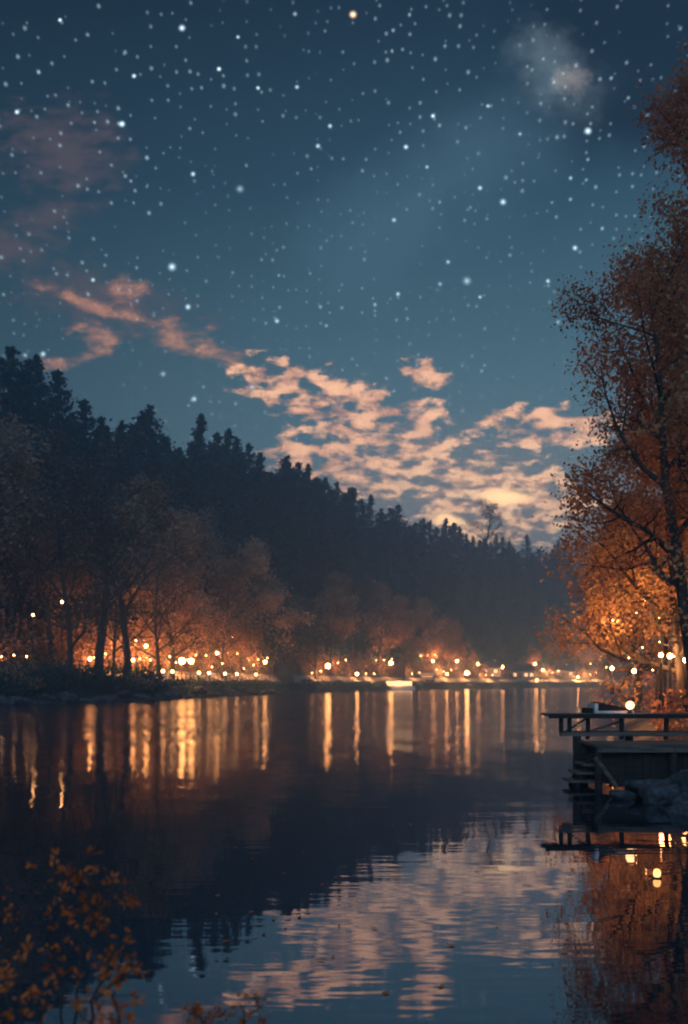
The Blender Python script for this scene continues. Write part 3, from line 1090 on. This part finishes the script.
def lamp_mesh():
    post = MB()
    post.tube([(0, 0, 0), (0, 0, 0.15), (0, 0, 0.5), (0, 0, 1.0)], [0.09, 0.07, 0.045, 0.035], 8)
    return post


def street_lamp(px, py, D, watts, r, label, group=None, height=None, glow='glow', ground=None, x=None):
    """a lamp whose globe is seen at this bearing and height"""
    zt = CAM_H + (HOR - py) * D / F
    gx = (px - 344) / F * D
    gz = ground if ground is not None else float(zland(px, D))
    hgt = max(zt - gz, 0.5)
    e = empty('street_lamp', (gx, D, gz))
    tag(e, label, 'lamp', group)
    mb = MB()
    mb.tube([(0, 0, -0.1), (0, 0, 0.4), (0, 0, 0.41), (0, 0, hgt - r)], [0.10, 0.09, 0.05, 0.04], 8)
    mb.build('post', MT['metal'], e, True)
    MB().ball((0, 0, hgt), r, 12, 8).build('globe', MT[glow], e, True)
    mb = MB(); mb.tube([(0, 0, hgt + r * 0.97), (0, 0, hgt + r * 1.04), (0, 0, hgt + r * 1.25)], [r * 0.3, r * 0.3, 0.02], 10)
    mb.build('cap', MT['metal'], e, True)
    point(e, (0, 0, hgt), watts, r * 1.15)
    return e


LG = 'street lamps along the far shore'
ds_ = lambda px: float(dshore(px))
lamps = [
    (33, 615, ds_(33) + 9.5, 260, 0.14, 'left, lower one of the two high lanterns among dark trees', 'glow_small'),
    (62, 602, ds_(62) + 9.7, 260, 0.16, 'upper right one of the two high lanterns among dark trees', 'glow_small'),
    (90, 659, ds_(90) + 17, 900, 0.22, 'small lamp behind the trunks of the tallest shore tree', 'glow'),
    (133, 660, ds_(133) + 18, 1300, 0.2, 'small low lamp right of the thin leafless tree', 'glow'),
    (146, 646, ds_(146) + 17, 1100, 0.24, 'small high lamp between the leafless tree and the bright lamp pair', 'glow'),
    (182, 661, ds_(182) + 7.5, 2200, 0.50, 'left lamp of the bright pair standing close together', 'glow'),
    (191, 661, ds_(191) + 7.5, 1300, 0.44, 'right lamp of the bright pair standing close together', 'glow'),
    (217, 653, ds_(217) + 12, 1600, 0.26, 'slim lamp right of the bright pair', 'glow'),
    (233, 637, ds_(233) + 17, 1800, 0.28, 'highest lamp above the lit railing', 'glow'),
    (265, 662, ds_(265) + 8, 1900, 0.34, 'lamp immediately left of the pointed dark tent', 'glow'),
    (328, 666, ds_(328) + 8, 4200, 0.62, 'single large bright lamp beyond the pointed tent', 'glow'),
    (357, 674, ds_(357) + 8, 2600, 0.42, 'low orange lamp left of the lit boat', 'glow'),
    (391, 663, ds_(391) + 8, 3800, 0.62, 'lamp standing above the lit boat', 'glow'),
    (433, 661, ds_(433) + 15, 3200, 0.42, 'lamp in the leaves above the cream stall', 'glow'),
    (447, 674, ds_(447) + 8, 2500, 0.38, 'low lamp right of the cream stall', 'glow'),
    (457, 661, ds_(457) + 12, 4200, 0.60, 'upper lamp beside the glowing orange tree', 'glow'),
    (467, 673, ds_(467) + 8, 6200, 0.85, 'brightest lamp of the far shore, low by the water', 'glow'),
    (478, 664, ds_(478) + 14, 3200, 0.42, 'small lamp upper right of the brightest far lamp', 'glow'),
    (502, 667, ds_(502) + 12, 5200, 0.62, 'lamp left of the far cottage', 'glow'),
    (535, 664, ds_(535) + 12, 4500, 0.55, 'upper lamp of the farthest pair', 'glow'),
    (543, 670, ds_(543) + 10, 4500, 0.55, 'lower lamp of the farthest pair', 'glow'),
    (578, 677, ds_(578) + 10, 6500, 0.5, 'faint lamp at the head of the lake before the right bank', 'glow'),
    (537, 680, ds_(537) + 7, 3500, 0.38, 'lamp right at the water under the farthest pair', 'glow'),
]
for px, py, D, w_, r_, lb, gl_ in lamps:
    off_ = D - ds_(px)
    D = ds_(px) + (off_ if off_ > 24 or off_ < 10 else 10 + (off_ - 10) * 0.4)
    street_lamp(px, py, D, (1.5 if px > 440 else 1.0) * w_ * 0.6 * (D / 115) ** 1.4, r_ * 0.85, lb, LG, glow=gl_)

RG = 'garden lamps among the trees of the right bank'
for px, py, D, w_, r_, lb in [
    (661, 655, 29.0, 70, 0.07, 'left one of two small lamps hanging close together in the right trees'),
    (670, 656, 29.3, 70, 0.08, 'right one of two small lamps close together in the right trees'),
    (686, 660, 26.0, 80, 0.08, 'orange lamp at the right edge among the leaves'),
    (634, 671, 36.0, 110, 0.08, 'tiny lamp on the bank above the pier globe lamp'),
    (612, 668, 48.0, 160, 0.10, 'small lamp at the outer foot of the right trees'),
]:
    gx = (px - 344) / F * D
    street_lamp(px, py, D, w_, r_, lb, RG, ground=1.2 if D < 40 else 1.5)

# low path lights on the promenade edge
PG = 'low path lights between the bright lamp pair and the tent'
pts_ = [163, 172.5, 199, 209, 225, 237, 256]
BOLL = None
ORD = 'first second third fourth fifth sixth seventh eighth ninth tenth'.split()
for i, px in enumerate(pts_):
    D = ds_(px) + 7.6
    e = empty('path_light', (float((px - 344) / F * D), D, float(zland(px, D)) + 0.04))
    tag(e, ORD[i] + ' low path light counted from the bright lamp pair towards the tent', 'lamp', PG)
    if BOLL is None:
        mb = MB(); mb.tube([(0, 0, 0), (0, 0, 0.9)], [0.08, 0.08], 8); a_ = mb.mesh('post', MT['metal'], True)
        mb = MB(); mb.ball((0, 0, 1.05), 0.20, 10, 6); b_ = mb.mesh('globe', MT['glow_small'], True)
        BOLL = (a_, b_)
    link('post', BOLL[0], e); link('globe', BOLL[1], e)
    if i % 2 == 0:
        point(e, (0, 0, 1.05), 90, 0.24)

# strings of bulbs hung through the trees
SG = 'strings of small bulbs hung in the lakeside trees'


def light_string(px, D, z, span, watts, r, nb, label, rad, group=SG):
    x = (px - 344) / F * D
    e = empty('string_light', (x, D, z), rng.uniform(-0.3, 0.3))
    tag(e, label, 'string light', group)
    pts = [(-span / 2 + span * i / 12, 0.15 * math.sin(i), -0.45 * math.sin(math.pi * i / 12) * span / 5 + 0.22 * math.sin(i * 2.1 + px)) for i in range(13)]
    mb = MB(); mb.tube(pts, [0.02] * 13, 4); mb.build('cable', MT['metal'], e)
    for k in range(nb):
        q = pts[int(round((k + 0.5) * 12 / nb))]
        MB().ball((q[0], q[1], q[2] - r * 1.3), r, 8, 6).build('bulb', MT['glow_small'], e, True)
    for k in (-0.28, 0.28):
        point(e, (k * span, -0.1, -0.45 * span / 5 - 0.15), watts, rad)  # unseen soft lights, apart from the bulbs, added to brighten the foliage


for px, off, z, label in [
    (14, 11, 3.8, 'dim string of bulbs over the red brown bushes at the left edge'),
    (94, 13, 4.6, 'string of bulbs behind the trunks of the tallest shore tree'),
    (112, 12, 5.4, 'string of bulbs between the two tall dark trunks'),
    (124, 14, 7.6, 'upper string of bulbs right of the thin dark trunk'),
    (140, 12, 4.3, 'low string of bulbs under the small high lamp'),
    (158, 13, 5.8, 'string of bulbs left of the bright lamp pair'),
    (176, 12, 4.4, 'string of bulbs directly behind the bright lamp pair'),
    (196, 13, 6.6, 'string of bulbs above and right of the bright lamp pair'),
    (212, 12, 4.6, 'string of bulbs beside the slim lamp'),
    (228, 14, 7.6, 'string of bulbs under the highest lamp'),
    (244, 12, 5.0, 'string of bulbs over the right half of the railing'),
    (258, 14, 7.0, 'string of bulbs in the tree left of the tent'),
    (312, 12, 4.4, 'string of bulbs left of the single large lamp'),
    (338, 14, 6.6, 'string of bulbs in the rounded tree above the single large lamp'),
    (366, 12, 4.4, 'string of bulbs over the bow of the lit boat'),
    (384, 15, 7.4, 'string of bulbs high behind the lit boat'),
    (412, 12, 5.0, 'string of bulbs between the lit boat and the stall'),
    (428, 15, 9.5, 'string of bulbs high in the dense orange tree'),
    (444, 12, 6.0, 'string of bulbs in the glowing orange tree'),
    (486, 12, 5.0, 'string of bulbs before the smaller far cottage'),
    (526, 12, 5.6, 'string of bulbs before the wide far cottage'),
    (552, 13, 6.5, 'string of bulbs between the last two far cottages'),
    (590, 13, 6.0, 'string of bulbs nearest the right bank at the lake head'),
]:
    D = ds_(px) + off
    k = D / 115
    g_ = float(zland(px, D))
    w_ = (780 if px > 60 else 160) * k ** 1.5 * (1.5 if px > 440 else 1.0)
    light_string(px, D, max(z, g_ + 2.0) if px < 300 else g_ + (z - 3.0) * 1.2, 4.5 * k ** 0.5, w_, 0.075 * k ** 0.6, 3, label, 0.55 * k ** 0.5)
for px, D, z, label in [
    (606, 47, 3.0, 'string of bulbs low in the outer tree of the right bank'),
    (622, 37, 3.4, 'string of bulbs left of the tiny lamp above the pier'),
    (636, 33, 4.6, 'upper string of bulbs above the pier globe lamp'),
    (652, 30.5, 2.9, 'string of bulbs just left of the two small lamps'),
    (668, 33, 5.2, 'string of bulbs above the two small lamps in the amber tree'),
    (684, 31, 3.6, 'string of bulbs at the right edge behind the dark trunk'),
]:
    light_string(px, D, z, 2.4, 170 * (D / 33) ** 1.3, 0.022, 3, label, 0.25, 'strings of small bulbs hung in the right bank trees')

# railing on the promenade edge
rl = empty('railing', (0, 0, 0))
tag(rl, 'thin metal railing along the lit promenade edge', 'railing')
tops, mids = [], []
for px in np.arange(150, 330, 4.0):
    D = ds_(px) + 6.8
    x = (px - 344) / F * D
    tops.append((x, D, 3.32)); mids.append((x, D, 2.82))
mb = MB(); mb.tube(tops, [0.05] * len(tops), 6); mb.build('top_rail', MT['metal'], rl, True)
mb = MB(); mb.tube(mids, [0.03] * len(mids), 5); mb.build('middle_rail', MT['metal'], rl, True)
for i in range(0, len(tops), 1):
    x, y, z = tops[i]
    mb = MB(); mb.box(x - .04, x + .04, y - .04, y + .04, 2.1, 3.28); mb.build('post', MT['metal'], rl)

# stone quay wall at the promenade foot
mb = MB()
vs, fs = [], []
pl = np.arange(150, 620, 6.0)
for px in pl:
    for t_, z in ((5.2, 0.9), (5.2, 2.30), (6.5, 2.30), (6.5, 0.9)):
        D = ds_(px) + t_
        vs.append(((px - 344) / F * D, D, z))
for i in range(len(pl) - 1):
    for k in range(4):
        k2 = (k + 1) % 4
        fs.append((i * 4 + k, (i + 1) * 4 + k, (i + 1) * 4 + k2, i * 4 + k2))
mb.add(vs, fs)
tag(mb.build('retaining_wall', MT['stone']), 'low grey stone wall holding the promenade above the lake', 'wall')

# ------------------------------------------------------------------ tent, stall, cottages
D = ds_(283) + 8.5
tn = empty('tent', ((283 - 344) / F * D, D, 2.26))
tag(tn, 'dark pointed tent on the promenade between two lamps', 'tent')
mb = MB()
w_, h_, dp = 2.3, 4.3, 2.2
mb.add([(-w_, -dp, 0), (w_, -dp, 0), (w_, dp, 0), (-w_, dp, 0), (-w_ * .62, -dp * .62, 1.7), (w_ * .62, -dp * .62, 1.7), (w_ * .62, dp * .62, 1.7), (-w_ * .62, dp * .62, 1.7), (0, 0, h_)],
       [(0, 1, 5, 4), (1, 2, 6, 5), (2, 3, 7, 6), (3, 0, 4, 7), (4, 5, 8), (5, 6, 8), (6, 7, 8), (7, 4, 8)])
mb.build('canvas', MT['canvas'], tn)
MB().box(-0.55, 0.55, -dp - 0.02, -dp + 0.03, 0.02, 1.35).build('door_flap', MT['metal'], tn)
mb = MB(); mb.tube([(0, 0, h_ - .1), (0, 0, h_ + .5)], [.05, .03], 6); mb.build('pole', MT['metal'], tn)

D = ds_(427) + 8
st = empty('market_stall', ((427 - 344) / F * D, D, 2.26))
tag(st, 'small stall with cream awning right of the lit boat', 'stall')
MB().box(-2.2, 2.2, -0.9, 0.9, 0, 1.0).build('counter', MT['wood_top'], st)
mb = MB(); mb.add([(-2.6, -1.6, 2.1), (2.6, -1.6, 2.1), (2.6, 1.3, 2.9), (-2.6, 1.3, 2.9), (-2.6, -1.6, 2.18), (2.6, -1.6, 2.18), (2.6, 1.3, 2.98), (-2.6, 1.3, 2.98)],
                  [(0, 3, 2, 1), (4, 5, 6, 7), (0, 1, 5, 4), (1, 2, 6, 5), (2, 3, 7, 6), (3, 0, 4, 7)])
mb.build('awning', MT['awning'], st)
for x, y in ((-2.3, -1.4), (2.3, -1.4), (-2.3, 1.1), (2.3, 1.1)):
    mb = MB(); mb.tube([(x, y, 0), (x, y, 2.1)], [.06, .06], 6); mb.build('post', MT['metal'], st)
MB().box(-1.8, 1.8, -0.3, -0.1, 1.75, 1.9).build('light_tube', MT['glow_soft'], st)
point(st, (0, -0.8, 1.6), 300, 0.4)


def cottage(px, off, w_, d_, h_, rh, rz, label, nwin):
    D = ds_(px) + off
    e = empty('cottage', ((px - 344) / F * D, D, float(zland(px, D - d_ / 2)) + 0.2), rz)
    tag(e, label, 'cottage', 'lit cottages at the head of the lake')
    MB().box(-w_ / 2, w_ / 2, -d_ / 2, d_ / 2, -0.5, h_).build('wall', MT['wall'], e)
    mb = MB()
    o = 0.5
    mb.add([(-w_ / 2 - o, -d_ / 2 - o, h_), (w_ / 2 + o, -d_ / 2 - o, h_), (w_ / 2 + o, d_ / 2 + o, h_), (-w_ / 2 - o, d_ / 2 + o, h_),
            (-w_ / 2 - o, 0, h_ + rh), (w_ / 2 + o, 0, h_ + rh)], [(0, 1, 5, 4), (2, 3, 4, 5), (1, 2, 5), (3, 0, 4), (3, 2, 1, 0)])
    r_ = mb.build('roof', MT['roof'], e)
    MB().box(w_ * .2, w_ * .2 + .7, -.4, .4, h_ + rh * .4, h_ + rh + .8).build('chimney', MT['stone'], r_)
    for k in range(nwin):
        x = -w_ / 2 + w_ * (k + 0.5) / nwin
        if k == nwin // 2 and nwin > 2:
            MB().box(x - .5, x + .5, -d_ / 2 - .06, -d_ / 2 - .004, 0.0, 2.1).build('door', MT['wood'], e)
            continue
        MB().box(x - .75, x + .75, -d_ / 2 - .05, -d_ / 2 - .003, 0.9, 2.4).build('window', MT['wood'], e)
        win = e.children[-1]
        MB().box(x - .65, x + .65, -d_ / 2 - .08, -d_ / 2 - .053, 1.0, 2.3).build('pane', MT['glow_soft'], win)
        MB().box(x - .03, x + .03, -d_ / 2 - .11, -d_ / 2 - .083, 1.0, 2.3).build('glazing_bar', MT['wood'], win)
    return e


cottage(518, 17, 12, 7, 3.2, 3.0, 0.1, 'wide far cottage with glowing windows near the brightest far lamps', 5)
cottage(490, 20, 8, 6, 3.0, 2.6, -0.1, 'smaller far cottage with two glowing windows', 2)
cottage(562, 19, 10, 6, 3.0, 2.8, 0.0, 'far cottage nearest the right bank, faint in the mist', 3)

# ------------------------------------------------------------------ excursion boat
D = ds_(398) - 3.0
bt = empty('excursion_boat', ((398 - 344) / F * D, D, 0.0), R(2))
tag(bt, 'brightly lit white excursion boat moored at the far shore', 'boat')
mb = MB()
secs = [(-4.9, .25, 1.25), (-4.2, 1.1, 1.1), (-2, 1.45, 0.95), (1.5, 1.45, 0.95), (4.2, 1.3, 1.0), (4.7, 1.1, 1.05)]
vs, fs = [], []
for x, hw, top in secs:
    vs += [(x, -hw, top), (x, -hw * .75, -0.3), (x, hw * .75, -0.3), (x, hw, top)]
for i in range(len(secs) - 1):
    a = i * 4
    for k in range(4):
        k2 = (k + 1) % 4
        fs.append((a + k, a + k2, a + 4 + k2, a + 4 + k))
fs += [(3, 2, 1, 0), (20, 21, 22, 23)]
mb.add(vs, fs); mb.build('hull', MT['hull'], bt)
MB().box(-3.5, 3.9, -1.1, 1.1, 0.93, 1.30).build('cabin_side', MT['hull'], bt)
MB().box(-3.4, 3.8, -1.0, 1.0, 1.303, 2.45).build('cabin_window', MT['glow_soft'], bt)
for k in range(8):
    x = -3.42 + k * 1.03
    MB().box(x, x + 0.09, -1.07, -1.003, 1.303, 2.45).build('window_post', MT['hull'], bt)
MB().box(-3.9, 4.2, -1.35, 1.35, 2.453, 2.60).build('cabin_roof', MT['hull'], bt)
mb = MB(); mb.tube([(-3.0, 0, 2.6), (-3.0, 0, 3.9)], [.05, .03], 6); mb.build('mast', MT['metal'], bt)
point(bt, (0, -1.9, 2.0), 350, 0.5)
point(bt, (0, -0.2, 3.9), 250, 0.5)

# ------------------------------------------------------------------ glowing body added in place of the pier lamp reflection
for px, py, lb in ((657, 878, 'small glow on the dark water at lower right, standing in for the pier lamp reflection'),):
    D = CAM_H * F / (py - HOR)
    fl = empty('reflection_stand_in', ((px - 344) / F * D, D, 0.0), 0.3)
    tag(fl, lb, 'reflection stand-in')
    mb = MB(); mb.tube([(0, 0, -0.01), (0, 0, 0.012)], [0.05, 0.05], 12); mb.build('float', MT['wood'], fl)
    mb = MB(); mb.tube([(0, 0, 0.013), (0, 0, 0.03), (0, 0, 0.06), (0, 0, 0.085), (0, 0, .092)], [0.026, 0.036, 0.038, 0.028, 0.012], 12)
    mb.build('glow_body', MT['refl_glow'], fl, True)
    point(fl, (0, 0, 0.05), 0.2, 0.045, (1, .4, .12))

# fallen leaves drifting on the calm water
mb = MB()
mb.add([(-.035, 0, .004), (-.012, .016, .008), (.014, .014, .005), (.036, 0, .010), (.014, -.014, .006), (-.012, -.016, .004)], [(0, 1, 2, 3, 4, 5)])
LEAF = mb.mesh('floating_leaf', MT['shrub'])
for i in range(34):
    px = rng.uniform(170, 600); py = rng.uniform(815, 1010)
    D = CAM_H * F / (py - HOR)
    o = link('floating_leaf', LEAF, loc=((px - 344) / F * D, D, 0.002))
    o.rotation_euler = (0, 0, rng.uniform(0, 6.28)); o.scale = (rng.uniform(.6, 1.2),) * 3
    tag(o, 'tiny fallen leaf drifting on the open water', 'leaf', 'fallen leaves drifting on the calm water')

# ------------------------------------------------------------------ foreground shrub


def leaf_shape(mb, c, d, n, L_, w):
    """pointed oval leaf with a folded midrib"""
    s = d.cross(n).normalized()
    p = [c, c + d * L_ * .3 + s * w, c + d * L_ * .7 + s * w * .8, c + d * L_, c + d * L_ * .7 - s * w * .8, c + d * L_ * .3 - s * w]
    mid1, mid2 = c + d * L_ * .3 - n * w * .3, c + d * L_ * .7 - n * w * .3
    p += [mid1, mid2]
    mb.add(p, [(0, 1, 6), (1, 2, 7, 6), (2, 3, 7), (0, 6, 5), (6, 7, 4, 5), (7, 3, 4)])


def shrub(stems, label, seed, leaf=0.034, per=9):
    """stems: list of lists of (px, py, distance) way points"""
    rg = np.random.default_rng(seed)
    base = stems[0][0]
    W3 = lambda a: Vector(((a[0] - 344) / F * a[2], a[2], CAM_H + (HOR - a[1]) * a[2] / F))
    o3 = W3(base)
    e = empty('shrub', o3)
    tag(e, label, 'shrub')
    sm, lm = MB(), MB()
    for st_ in stems:
        pts = [W3(a) - o3 for a in st_]
        fine = []
        for i in range(len(pts) - 1):
            for k in range(4):
                fine.append(pts[i].lerp(pts[i + 1], k / 4) + Vector(rg.normal(size=3)) * 0.008)
        fine.append(pts[-1])
        sm.tube(fine, [0.006 * (1 - 0.8 * i / len(fine)) + 0.0012 for i in range(len(fine))], 5, cap=False)
        for i, q in enumerate(fine):
            if i < len(fine) * 0.22:
                continue
            for k in range(int(rg.integers(1, 3))):
                tl = rg.uniform(0.04, 0.13)
                dr_ = Vector(rg.normal(size=3)); dr_.z += 0.5; dr_.normalize()
                tip = q + dr_ * tl
                sm.tube([q, q.lerp(tip, .5) + Vector((0, 0, .005)), tip], [0.0025, 0.002, 0.001], 4, cap=False)
                for j in range(int(rg.integers(per // 3, per))):
                    c = q.lerp(tip, rg.uniform(0.3, 1.05))
                    d = (dr_ + Vector(rg.normal(size=3)) * 0.8).normalized()
                    n = Vector(rg.normal(size=3)); n = (n - d * n.dot(d)).normalized()
                    leaf_shape(lm, c + d * 0.008, d, n, leaf * rg.uniform(0.6, 1.25), leaf * rg.uniform(0.2, 0.32))
    sm.build('stem', MT['bark'], e, True)
    lm.build('foliage', MT['shrub'], e)
    return e


shrub([[(70, 1075, 3.8), (78, 990, 3.85), (84, 930, 3.9), (75, 880, 3.95), (82, 853, 3.95)],
       [(72, 1072, 3.8), (95, 1000, 3.8), (112, 950, 3.85), (100, 915, 3.85), (118, 893, 3.85)],
       [(72, 1072, 3.8), (60, 1000, 3.9), (56, 940, 3.95), (62, 900, 4.0), (42, 870, 4.0)],
       [(84, 930, 3.9), (95, 905, 3.9), (90, 880, 3.9)],
       [(95, 1000, 3.8), (118, 985, 3.75), (135, 960, 3.7)]],
      'tall sparse shrub with orange leaves at the lower left', 1, per=8)
shrub([[(20, 1080, 3.6), (24, 1030, 3.6), (18, 990, 3.65), (28, 962, 3.65)],
       [(22, 1080, 3.6), (40, 1030, 3.6), (48, 990, 3.6)],
       [(18, 1080, 3.6), (4, 1020, 3.6), (-4, 985, 3.6)]],
      'orange shrub cut by the lower left corner', 2, per=9)
shrub([[(120, 1082, 3.7), (122, 1030, 3.7), (112, 1000, 3.7), (128, 972, 3.7)],
       [(120, 1082, 3.7), (100, 1040, 3.7), (86, 1008, 3.7)]],
      'low orange shrub right of the tall sparse one', 3, per=8)
shrub([[(215, 1082, 3.9), (212, 1040, 3.9), (200, 1016, 3.9), (190, 1014, 3.9)],
       [(216, 1082, 3.9), (232, 1040, 3.9), (250, 1014, 3.9), (262, 1004, 3.9)]],
      'tips of a low orange shrub at the bottom edge, apart from the others', 4, per=7)
# thin spray in the water's edge
shrub([[(8, 1075, 4.3), (6, 980, 4.3), (10, 930, 4.35), (6, 905, 4.35)]], 'single thin twig with few leaves at the left edge', 6, per=4)

# ------------------------------------------------------------------ haze
mb = MB(); mb.box(-720, 920, -62, 800, -4.5, 104)
tag(mb.build('haze', MT['haze']), 'thin evening haze over the lake', 'haze', kind='stuff')
